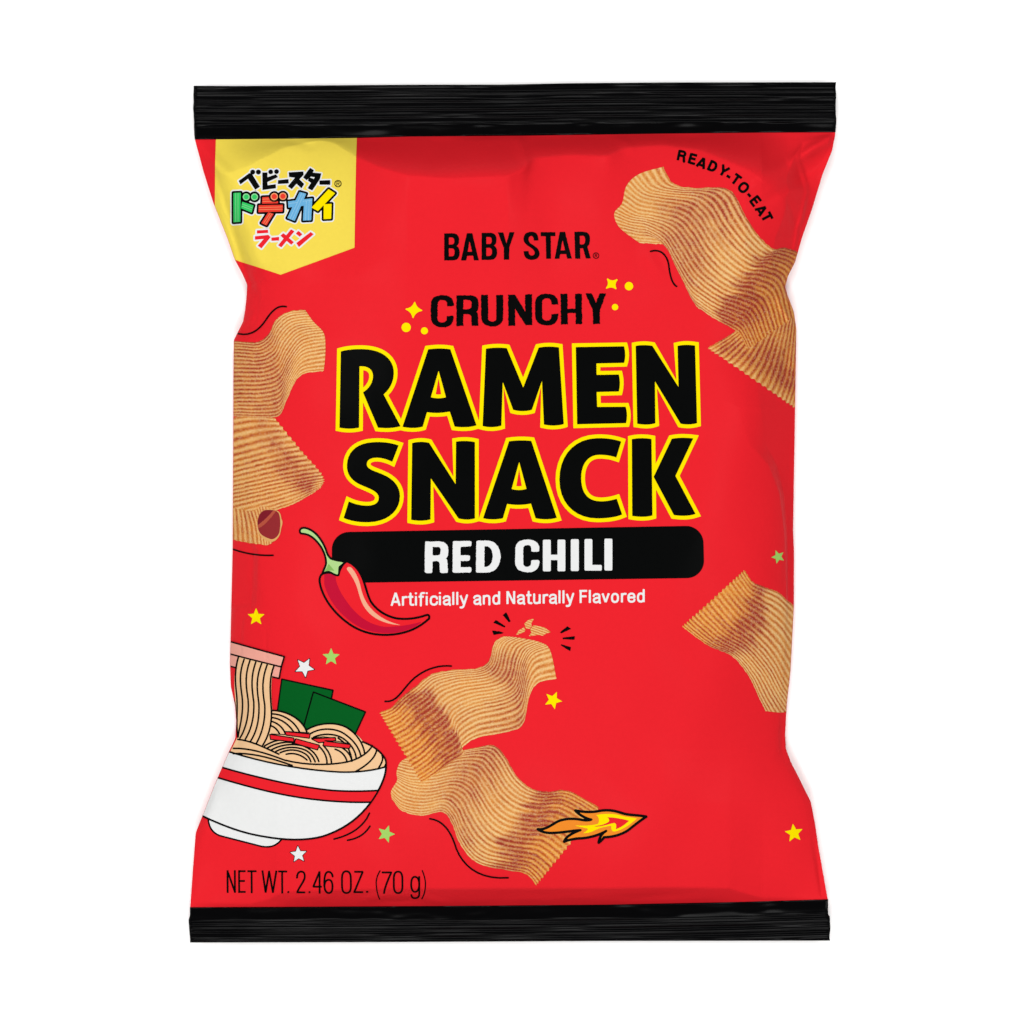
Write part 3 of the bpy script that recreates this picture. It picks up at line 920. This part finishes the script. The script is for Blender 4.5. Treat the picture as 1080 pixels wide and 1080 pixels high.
banner = print_part('flavour_banner', [(Fill([np.array([(368.5, 579.5), (723.5, 573.2), (724, 591.3), (368.5, 596.2)])], grow=18.5), BLACK, 1, 0.8)])
f6, f7 = F(440, 560, 9.818), F(540, 560, 9.0)
rg = dict(rough=.5)
print_part('banner_lettering', [(s, WHITE, 2) for s in (
    Fill(path('M95 110 L230 108 C300 110 322 150 322 200 C322 245 315 270 298 285 C312 300 315 320 315 360 L318 415 C318 432 310 435 280 435 C245 437 235 430 235 415 L232 340 C230 318 220 312 195 312 L160 314 L157 420 C155 435 145 437 115 437 C85 437 78 430 78 415 L82 125 Q82 110 95 110 Z M160 165 L215 165 C238 166 243 180 243 207 C243 240 235 250 212 252 L160 255 Z', f6), **rg),
    Fill(path('M385 105 L545 103 C562 105 565 112 562 135 C560 158 555 160 540 160 L450 163 L448 252 L530 252 C548 254 550 262 548 280 C547 305 540 308 525 309 L450 311 L449 375 L545 374 C562 375 563 385 562 400 C562 425 555 430 540 430 L390 433 C370 432 366 425 366 410 L370 120 Q370 106 385 105 Z', f6), **rg),
    Fill(path('M630 101 L720 99 C810 100 864 170 864 262 C864 350 815 428 720 430 L632 431 C615 430 609 425 609 410 L612 120 Q612 102 630 101 Z M697 157 C745 150 782 190 782 262 C782 330 750 375 695 372 Z', f6), **rg),
    Fill(path('M258 190 C250 198 200 200 185 192 C180 185 185 175 182 160 C178 140 165 133 142 135 C118 137 106 150 106 175 L106 300 C106 330 118 338 140 340 C170 338 182 325 183 290 Q184 277 198 276 L245 275 Q260 276 260 292 C262 355 220 392 148 392 C70 390 32 355 30 300 L32 165 C35 110 80 82 145 80 C215 80 262 115 260 175 Z', f7), **rg),
    Union([rbox(f7, 293, 83, 368, 383, 13), rbox(f7, 432, 82, 506, 382, 13), rbox(f7, 340, 225, 460, 276, 4)]),
    rbox(f7, 558, 78, 634, 380, 13), Union([rbox(f7, 688, 76, 762, 376, 13), rbox(f7, 690, 322, 852, 376, 13)]), rbox(f7, 877, 73, 952, 375, 13))], banner, 0.45)


# a plain stroke alphabet: width, then strokes (baseline 0, capitals 1 high)
ALPHA = {
    'A': (.50, 'M0.03 0 L0.25 1', 'M0.47 0 L0.25 1', 'M0.1 0.3 L0.4 0.3'), 'r': (.27, 'M0.07 0 L0.07 0.72', 'M0.07 0.42 C0.08 0.62 0.15 0.68 0.27 0.655'),
    't': (.28, 'M0.13 0.92 L0.13 0.2 C0.13 0.06 0.17 0.04 0.28 0.055', 'M0 0.665 L0.28 0.665'), 'i': (.14, 'M0.07 0 L0.07 0.72', 'M0.07 0.86 L0.07 1.0'),
    'f': (.29, 'M0.12 0 L0.12 0.78 C0.12 0.93 0.17 0.96 0.29 0.945', 'M0 0.665 L0.28 0.665'), 'l': (.14, 'M0.07 0 L0.07 1'),
    'c': (.42, 'M0.41 0.5 C0.40 0.63 0.33 0.67 0.24 0.67 C0.11 0.67 0.07 0.54 0.07 0.355 C0.07 0.17 0.11 0.045 0.24 0.045 C0.33 0.045 0.40 0.09 0.41 0.23'),
    'a': (.43, 'M0.06 0.52 C0.08 0.63 0.14 0.67 0.22 0.67 C0.33 0.67 0.37 0.61 0.37 0.52 L0.37 0.12 L0.40 0', 'M0.37 0.41 C0.3 0.37 0.07 0.40 0.07 0.2 C0.07 0.09 0.12 0.045 0.19 0.045 C0.28 0.045 0.35 0.1 0.37 0.2'),
    'y': (.40, 'M0.03 0.72 L0.21 0.05', 'M0.38 0.72 L0.2 -0.08 C0.17 -0.2 0.12 -0.22 0.03 -0.205'),
    'n': (.44, 'M0.07 0 L0.07 0.72', 'M0.07 0.5 C0.1 0.62 0.17 0.665 0.24 0.665 C0.34 0.665 0.37 0.59 0.37 0.48 L0.37 0'),
    'u': (.44, 'M0.07 0.72 L0.07 0.24 C0.07 0.1 0.11 0.045 0.2 0.045 C0.29 0.045 0.35 0.1 0.37 0.22', 'M0.37 0.72 L0.37 0'),
    'd': (.45, 'M0.38 0 L0.38 1', 'M0.38 0.36 C0.38 0.56 0.33 0.67 0.23 0.67 C0.11 0.67 0.07 0.54 0.07 0.355 C0.07 0.17 0.11 0.045 0.23 0.045 C0.33 0.045 0.38 0.15 0.38 0.36'),
    'N': (.50, 'M0.07 0 L0.07 1', 'M0.09 0.96 L0.41 0.04', 'M0.43 0 L0.43 1'), 'F': (.42, 'M0.07 0 L0.07 1', 'M0 0.93 L0.42 0.93', 'M0.07 0.52 L0.39 0.52'),
    'v': (.40, 'M0.03 0.72 L0.2 0.04', 'M0.37 0.72 L0.2 0.04'), 'o': (.46, 'M0.23 0.67 C0.11 0.67 0.07 0.54 0.07 0.355 C0.07 0.17 0.11 0.045 0.23 0.045 C0.35 0.045 0.39 0.17 0.39 0.355 C0.39 0.54 0.35 0.67 0.23 0.67'),
    'e': (.44, 'M0.07 0.37 L0.4 0.37', 'M0.4 0.40 C0.39 0.60 0.34 0.67 0.24 0.67 C0.11 0.67 0.07 0.52 0.07 0.355 C0.07 0.15 0.12 0.045 0.24 0.045 C0.33 0.045 0.38 0.09 0.40 0.2'),
    ' ': (.16,),
    'R': (.66, 'M0.1 0 L0.1 1', 'M0.1 0.91 L0.4 0.91 C0.62 0.91 0.62 0.5 0.4 0.5 L0.1 0.5', 'M0.40 0.5 C0.56 0.5 0.54 0.2 0.60 0'),
    'E': (.60, 'M0.1 0 L0.1 1', 'M0.1 0.91 L0.58 0.91', 'M0.1 0.52 L0.54 0.52', 'M0.1 0.09 L0.6 0.09'), 'Y': (.66, 'M0.03 1 L0.33 0.42', 'M0.63 1 L0.33 0.42', 'M0.33 0.46 L0.33 0'),
    'D': (.68, 'M0.1 0 L0.1 1', 'M0.1 0.91 L0.3 0.91 C0.68 0.91 0.68 0.09 0.3 0.09 L0.1 0.09'), 'T': (.62, 'M0 0.91 L0.62 0.91', 'M0.31 0.91 L0.31 0'),
    'O': (.76, 'M0.38 0.92 C0.16 0.92 0.09 0.74 0.09 0.5 C0.09 0.26 0.16 0.08 0.38 0.08 C0.6 0.08 0.67 0.26 0.67 0.5 C0.67 0.74 0.6 0.92 0.38 0.92'), '-': (.32, 'M0 0.36 L0.32 0.36'),
    'W': (.70, 'M0.05 0 L0.35 1', 'M0.65 0 L0.35 1', 'M0.15 0.27 L0.55 0.27'),  # wide capital A
}


def letter(ch):
    g = ALPHA[ch]
    return g[0], [path(t)[0] for t in g[1:]]


# small white line under the banner, sloping up to the right
txt = 'Artificially and Naturally Flavored'
GAP = 0.075
total = sum(ALPHA[c][0] + GAP for c in txt) - GAP
sx, sy, pen, note = 267.8 / total, 13.7, 0.0, []
for ch in txt:
    wd, strokes = letter(ch)
    for q in strokes:
        X = 412.4 + (pen + q[:, 0]) * sx
        note.append(Stroke([np.stack([X, 638.9 - 3.9 * (X - 412.4) / 268.0 - q[:, 1] * sy], 1)], 2.2, flat=True))
    pen += wd + GAP
print_part('flavour_note', [(Union(note), WHITE, 1, 0.4)])

f8 = F(705, 145, 9)
arc = []
for ch, x, y, ang in (('R', 130, 164, 12), ('E', 233, 195, 16), ('W', 322, 234, 22), ('D', 424, 268, 24), ('Y', 527, 312, 31), ('-', 571, 368, 33), ('T', 643, 396, 36),
                      ('O', 714, 473, 44), ('-', 768, 546, 48), ('E', 828, 600, 52), ('W', 885, 686, 56), ('T', 938, 752, 62)):
    wd, strokes = letter(ch)
    a = math.radians(ang)
    cx, cy = f8([(x, y)])[0]
    for q in strokes:
        qx, qy = (q[:, 0] - wd / 2) * 13.4, -(q[:, 1] - 0.5) * 11.2
        if ch == '-':
            qy = qy * 0
        arc.append(Stroke([np.stack([cx + qx * math.cos(a) - qy * math.sin(a), cy + qx * math.sin(a) + qy * math.cos(a)], 1)], 2.75, flat=True))
print_part('slogan_lettering', [(Union(arc), BLACK, 1, 0.4)])

n1, n2 = F(230, 910, 9.391), F(340, 910, 9.391)
st = lambda t, fr, w=2.0: Stroke(path(t, fr), w, flat=True)
W = [st('M%d %d L%d %d' % q, n1) for q in (
    (82, 315, 82, 88), (80, 92, 157, 312), (155, 315, 155, 88), (197, 315, 197, 88), (190, 97, 262, 97), (197, 195, 255, 195), (190, 305, 262, 305),
    (280, 97, 372, 97), (322, 90, 322, 318), (430, 88, 461, 312), (460, 312, 498, 92), (496, 92, 534, 312), (533, 312, 570, 88), (588, 97, 678, 97),
    (627, 90, 627, 318), (678, 304, 697, 304), (770, 306, 856, 306), (890, 304, 908, 304), (1000, 318, 1000, 93), (1002, 93, 936, 250), (932, 248, 1022, 248))]
W += [st('M775 158 C776 112 798 97 818 97 C845 97 857 122 852 155 C848 195 800 245 777 303', n1)]
W += [st(t, n2) for t in ('M97 145 C94 112 75 98 56 98 C26 98 14 140 14 220 C14 280 30 312 57 312 C85 312 95 285 95 245 C95 200 82 178 57 178 C32 178 17 205 15 238',
                          'M190 170 C190 115 205 92 233 92 C262 92 278 115 278 170 L278 240 C278 290 262 312 233 312 C205 312 190 290 190 240 L190 170',
                          'M705 170 C705 118 720 95 747 95 C776 95 790 118 790 170 L790 240 C790 290 776 312 747 312 C720 312 705 290 705 240 L705 170',
                          'M957 225 C957 175 940 147 914 147 C888 147 877 180 877 222 C877 268 890 300 914 300 C940 300 957 270 957 225', 'M957 140 L957 320',
                          'M957 318 C957 352 937 366 912 366 C890 366 880 352 878 333', 'M312 97 L402 97', 'M397 97 L310 305', 'M302 303 L400 303', 'M428 299 L450 299',
                          'M585 103 L682 103', 'M680 103 C650 170 615 250 607 312')]
W += [Stroke(path(t, n2), 1.3) for t in ('M568 88 C535 140 525 190 532 240 C535 300 548 340 562 375', 'M988 85 C1010 140 1022 190 1018 240 C1015 300 1000 340 982 372')]
print_part('weight_lettering', [(w, BLACK, 1, 0.4) for w in W])

# ------------------------------------------------------------------ printed chili
g5 = F(305, 550, 6.75)
body = 'M235 375 C210 400 215 430 230 480 C260 570 330 660 430 730 C510 785 600 808 700 806 C830 800 920 760 995 690 C1000 670 990 662 975 668 C900 695 820 700 760 690 C680 672 620 630 580 570 C550 510 545 460 520 400 C495 340 455 300 410 285 L390 300 C375 320 365 335 350 380 C320 370 280 355 235 375 Z'
stem = 'M75 75 C70 50 90 42 115 45 C180 60 230 120 262 200 C270 230 280 250 300 265 C330 275 360 280 395 285 C395 300 375 310 360 325 C355 345 360 365 352 383 C330 390 310 370 285 360 C265 358 245 370 235 372 C240 350 255 330 262 300 C262 260 250 220 225 180 C190 130 150 90 95 88 C85 88 78 84 75 75 Z'
print_part('chili_picture', [
    (Fill(path(body, g5), grow=1.3), BLACK, 4), (Fill(path(body, g5), grow=-1.0), REDI, 5),
    (Cut(Fill(path('M250 370 C280 365 310 370 330 385 C330 450 370 520 440 610 C500 680 570 735 680 750 C780 750 870 735 945 712 C900 760 800 795 700 795 C600 795 520 770 450 720 C350 650 280 560 250 450 Z', g5)),
         Fill(path(body, g5), grow=-1.1)), CRIM, 6),
    (Fill(path('M410 340 C410 322 430 318 445 330 C480 370 500 420 510 470 C530 560 570 620 640 670 C690 705 740 725 798 737 C720 735 650 715 590 670 C530 620 510 570 490 490 C470 420 440 380 410 340 Z', g5)), PEACH, 6),
    (Fill(path(stem, g5), grow=0.9), BLACK, 7), (Fill(path(stem, g5), grow=-1.2), STEM, 8, 0.4),
    (Cut(Fill(path('M280 300 L322 350 C300 350 275 345 240 366 C262 340 274 322 280 300 Z', g5)), Fill(path(stem, g5), grow=-1.2)), STEMD, 9, 0.4)], pitch=0.5)

# ------------------------------------------------------------------ printed bowl of noodles
g6, g4 = F(240, 670, 6.353), F(190, 780, 4)
ln6 = lambda w, *t: [(Stroke(path(s, g6), w), BLACK) for s in t]
bowl_body = 'M60 20 L210 59 C330 92 500 122 650 133 C740 138 810 128 868 108 C868 150 850 200 800 270 C750 335 690 380 600 410 C520 432 420 428 300 403 C220 385 150 355 95 331 L0 300 Z'
stripe = Cut(Fill(path('M100 105 L180 125 C330 165 500 203 640 216 C720 221 780 219 860 214 L840 263 C770 268 690 266 600 258 C450 245 320 212 160 168 L60 140 Z', g4)),
             Fill(path(bowl_body, g4), grow=-0.6))
base_nood = 'M65 150 L310 207 C285 270 282 380 295 505 C380 505 500 570 530 640 C600 590 720 575 800 620 C850 650 890 690 905 715 C990 745 1065 810 1062 860 L1050 885 C950 912 850 920 750 918 C500 905 250 860 10 790 L30 750 L60 690 C40 600 55 560 50 480 C40 400 35 300 45 230 Z'
bowl = print_part('bowl_picture', [
    (Fill(path('M112 335 C115 370 125 395 160 410 L340 455 C380 462 405 450 425 425 Z', g4), grow=0.9), BLACK, 1), (Fill(path('M112 335 C115 370 125 395 160 410 L340 455 C380 462 405 450 425 425 Z', g4), grow=-0.9), WHITE, 2),
    (Fill(path(bowl_body, g4), grow=1.2), BLACK, 6), (Fill(path(bowl_body, g4), grow=-0.9), WHITE, 7), (stripe, REDI, 8)]
    + [(Cut(Stroke(path(t, g4), 1.9), Fill(path(bowl_body, g4))), BLACK, 9, 0.5) for t in (
        'M100 105 L180 125 C330 165 500 203 640 216 C720 221 780 219 860 214', 'M840 263 C770 268 690 266 600 258 C450 245 320 212 160 168 L60 140')]
    + [(Stroke(path(t, g4), 1.8), BLACK, 1, 0.5) for t in ('M648 422 C700 410 770 380 798 312', 'M705 427 C750 420 780 400 800 367')]
    + [(Stroke(path('M18 410 C35 440 50 480 54 540', g6), 1.6), BLACK, 1, 0.5)], pitch=0.6)
nori = [(Fill(path(t, g6), grow=1.0), BLACK, a, 0.6) for t, a in (('M362 297 L705 370 L640 690 L325 560 Z', 1), ('M575 383 L922 515 L855 660 L505 630 Z', 3))] + \
       [(Fill(path(t, g6), grow=-0.6), NORI, a, 0.6) for t, a in (('M362 297 L705 370 L640 690 L325 560 Z', 2), ('M575 383 L922 515 L855 660 L505 630 Z', 4))]
print_part('seaweed_picture', nori, bowl)
NL = ['M65 152 C35 250 45 330 52 400 C62 500 45 600 60 690', 'M105 165 C65 270 80 330 92 430 C100 540 70 620 62 688', 'M145 172 C105 280 120 350 132 440 C140 550 110 640 75 695',
      'M185 182 C145 290 160 370 170 450 C175 560 150 640 112 702', 'M225 190 C180 300 195 380 205 460 C210 570 190 650 148 715', 'M262 200 C220 310 232 390 245 470 C250 580 225 660 190 725',
      'M308 208 C275 290 280 370 290 500 C295 600 270 680 232 740',
      'M290 507 C390 505 500 560 532 655', 'M295 530 C370 530 450 580 480 650', 'M297 555 C350 560 410 600 440 650', 'M290 580 C330 590 370 620 385 665', 'M285 610 C310 615 335 640 345 665',
      'M530 635 C600 590 720 575 800 620 C880 670 910 740 918 790', 'M555 660 C620 620 720 620 780 660 C840 700 880 750 893 810', 'M575 685 C640 655 720 660 770 690 C830 730 858 780 862 828', 'M740 690 C790 720 825 770 832 842',
      'M245 745 C300 712 340 700 400 705', 'M262 760 C320 722 400 712 460 725', 'M285 775 C350 735 430 727 500 742 C560 762 595 800 610 848', 'M320 782 C390 745 460 748 520 772 C555 790 575 820 585 850',
      'M350 790 C410 762 470 768 515 795 C540 810 550 830 556 850', 'M390 800 C440 788 490 800 530 838', 'M610 745 C650 780 665 820 665 860', 'M640 740 C680 780 695 820 695 862', 'M720 765 C770 780 795 820 800 850', 'M760 750 C810 780 830 815 832 845',
      'M30 765 C150 760 270 800 380 840 C550 880 700 870 800 850 C880 832 950 785 968 740', 'M60 705 C150 710 250 760 340 800', 'M10 790 C250 860 500 905 750 918 C850 920 950 912 1052 884', 'M30 800 C160 790 300 830 430 875',
      'M860 912 C920 880 990 830 1000 765', 'M1010 892 C1035 855 1045 830 1035 805', 'M905 715 C990 745 1065 810 1062 860 L1052 884']
print_part('noodle_picture', [(Fill(path(base_nood, g6), grow=0.4), NOODLE, 10, 0.7)] + [(Union([Stroke(path(t, g6), 1.85) for t in NL]), BLACK, 11, 0.45)], bowl)
CH = ['M280 670 L440 693 L440 715 L285 700 Z', 'M385 650 L550 665 L545 690 L390 670 Z', 'M455 698 L612 740 L600 768 L448 725 Z', 'M565 697 L720 688 L722 705 L610 720 Z', 'M648 712 L822 735 L815 758 L640 740 Z']
print_part('garnish_picture', [(Union([Fill(path(t, g6), grow=0.9) for t in CH]), BLACK, 12), (Union([Fill(path(t, g6), grow=-0.3) for t in CH]), REDI, 13, 0.4)]
           + [(Union([Stroke(path(t, g6), 1.0) for t in ('M290 665 L380 668', 'M400 648 L545 655', 'M560 690 L640 682 L720 690', 'M650 706 L740 712 L820 728')]), BLACK, 13, 0.4)], bowl)
for t, a in (('M-20 125 L357 212 L342 290 L-20 205 Z', 8), ('M-20 40 L377 145 L357 212 L-20 122 Z', 14)):
    print_part('chopstick_picture', [(Fill(path(t, g6), grow=1.0), BLACK, a, 0.5), (Fill(path(t, g6), grow=-0.7), PINK, a + 1, 0.5)], bowl)

# ------------------------------------------------------------------ printed flame
g7 = F(560, 840, 8.308)
flame = 'M60 290 C120 300 170 260 230 225 C290 195 370 195 430 205 C470 215 510 215 530 205 C480 195 420 160 390 125 C450 140 530 145 600 130 C680 115 740 130 800 150 C860 170 930 165 1010 180 C960 210 900 260 850 300 C780 345 700 360 640 360 C630 380 610 395 595 408 C600 370 620 330 660 305 C600 340 500 370 420 370 C370 375 320 385 292 400 C300 360 370 320 435 298 C360 300 280 320 180 322 C130 322 90 310 60 290 Z'
print_part('flame_picture', [
    (Fill(path(flame, g7), grow=1.5), BLACK, 4), (Fill(path(flame, g7), grow=-1.3), ORANGE, 5),
    (Fill(path('M380 255 C460 260 530 260 590 240 C600 215 600 180 570 165 C640 150 720 150 790 170 C840 185 890 185 930 195 C880 240 820 290 740 310 C715 315 700 300 705 260 C650 265 600 280 560 300 C520 320 490 325 455 325 C490 305 500 295 500 285 C460 275 420 268 380 255 Z', g7)), YELLOW, 6),
    (Fill(path('M540 265 C610 260 670 240 685 220 C690 205 680 190 665 185 C720 185 790 195 860 215 C830 245 800 270 745 290 C750 260 750 245 735 235 C680 240 620 275 540 265 Z', g7)), REDI, 7)], pitch=0.5)


# ------------------------------------------------------------------ stars, sparkles, dots, accents
def star(x, y, r, ang, mat, edge=None, k=0.45):
    a = np.radians(ang + 36 * np.arange(10))
    rr = np.where(np.arange(10) % 2 == 0, r, r * k)
    p = np.stack([x + rr * np.cos(a), y + rr * np.sin(a)], 1)
    it = [(Fill([p]), mat, 2, 0.4)]
    if edge:
        it.insert(0, (Fill([p], grow=0.7), edge, 1, 0.4))
    print_part('star_print', it, label={'yellow_ink': 'yellow printed star', 'lime_ink': 'lime green printed star', 'white_ink': 'white printed star with thin black outline'}[mat.name])


star(269.5, 651, 9.6, -90, YELLOW)
star(349.2, 693, 9.6, -90, LIME)
star(321, 704, 10.6, -60, WHITE, BLACK)
star(583.3, 738.4, 9.8, -65, YELLOW)
star(821.5, 587.4, 7.6, -112, LIME)
star(838.6, 880, 10.2, -97, YELLOW)
star(407, 880, 9.8, -71, LIME)
star(314.2, 902, 9.0, -94, WHITE, BLACK)
print_part('sparkle_print', [(Fill(path('M145 243 Q155 290 205 311 Q150 318 130 372 Q122 322 71 300 Q125 295 145 243 Z', f4), grow=0.75), YELLOW, 1, 0.45)])
print_part('sparkle_print', [(Fill(path('M838 78 Q873 108 919 84 Q888 120 910 160 Q873 132 830 155 Q860 120 838 78 Z', f5), grow=0.8), YELLOW, 1, 0.45)])
for fr, x, y, r in ((f4, 70, 460, 41), (f4, 230, 490, 31), (f5, 1025, 139, 37), (f5, 903, 323, 28)):
    cx, cy = fr([(x, y)])[0]
    print_part('dot_print', [(disc(cx, cy, r / fr.k), YELLOW, 1, 0.5)])
for fr, t in ((fa, 'M118 494 C180 500 200 430 260 380 C310 340 370 320 432 326'), (fb, 'M240 467 C310 475 345 540 365 610 C400 700 480 760 612 750'),
              (fc, 'M225 760 C270 745 300 780 303 830 C308 870 318 900 335 908'), (ff, 'M220 158 C290 185 330 150 360 105 C390 60 415 45 445 52'),
              (F(190, 560, 4), 'M200 72 C270 98 330 105 390 103')):
    print_part('accent_line', [(Stroke(path(t, fr), 1.75), BLACK, 4, 0.45)])
for t in ('M165 95 L205 60 L255 165 L235 175 Z', 'M55 180 L88 150 L195 220 L185 235 Z', 'M40 268 L130 280 L175 292 L165 303 L62 320 Z',
          'M815 290 L900 222 L945 250 L830 303 Z', 'M845 350 L990 332 L980 375 L850 368 Z', 'M828 425 L942 460 L932 505 L825 438 Z'):
    print_part('burst_mark', [(Fill(path(t, g8), rough=.4), BLACK, 1, 0.45)])
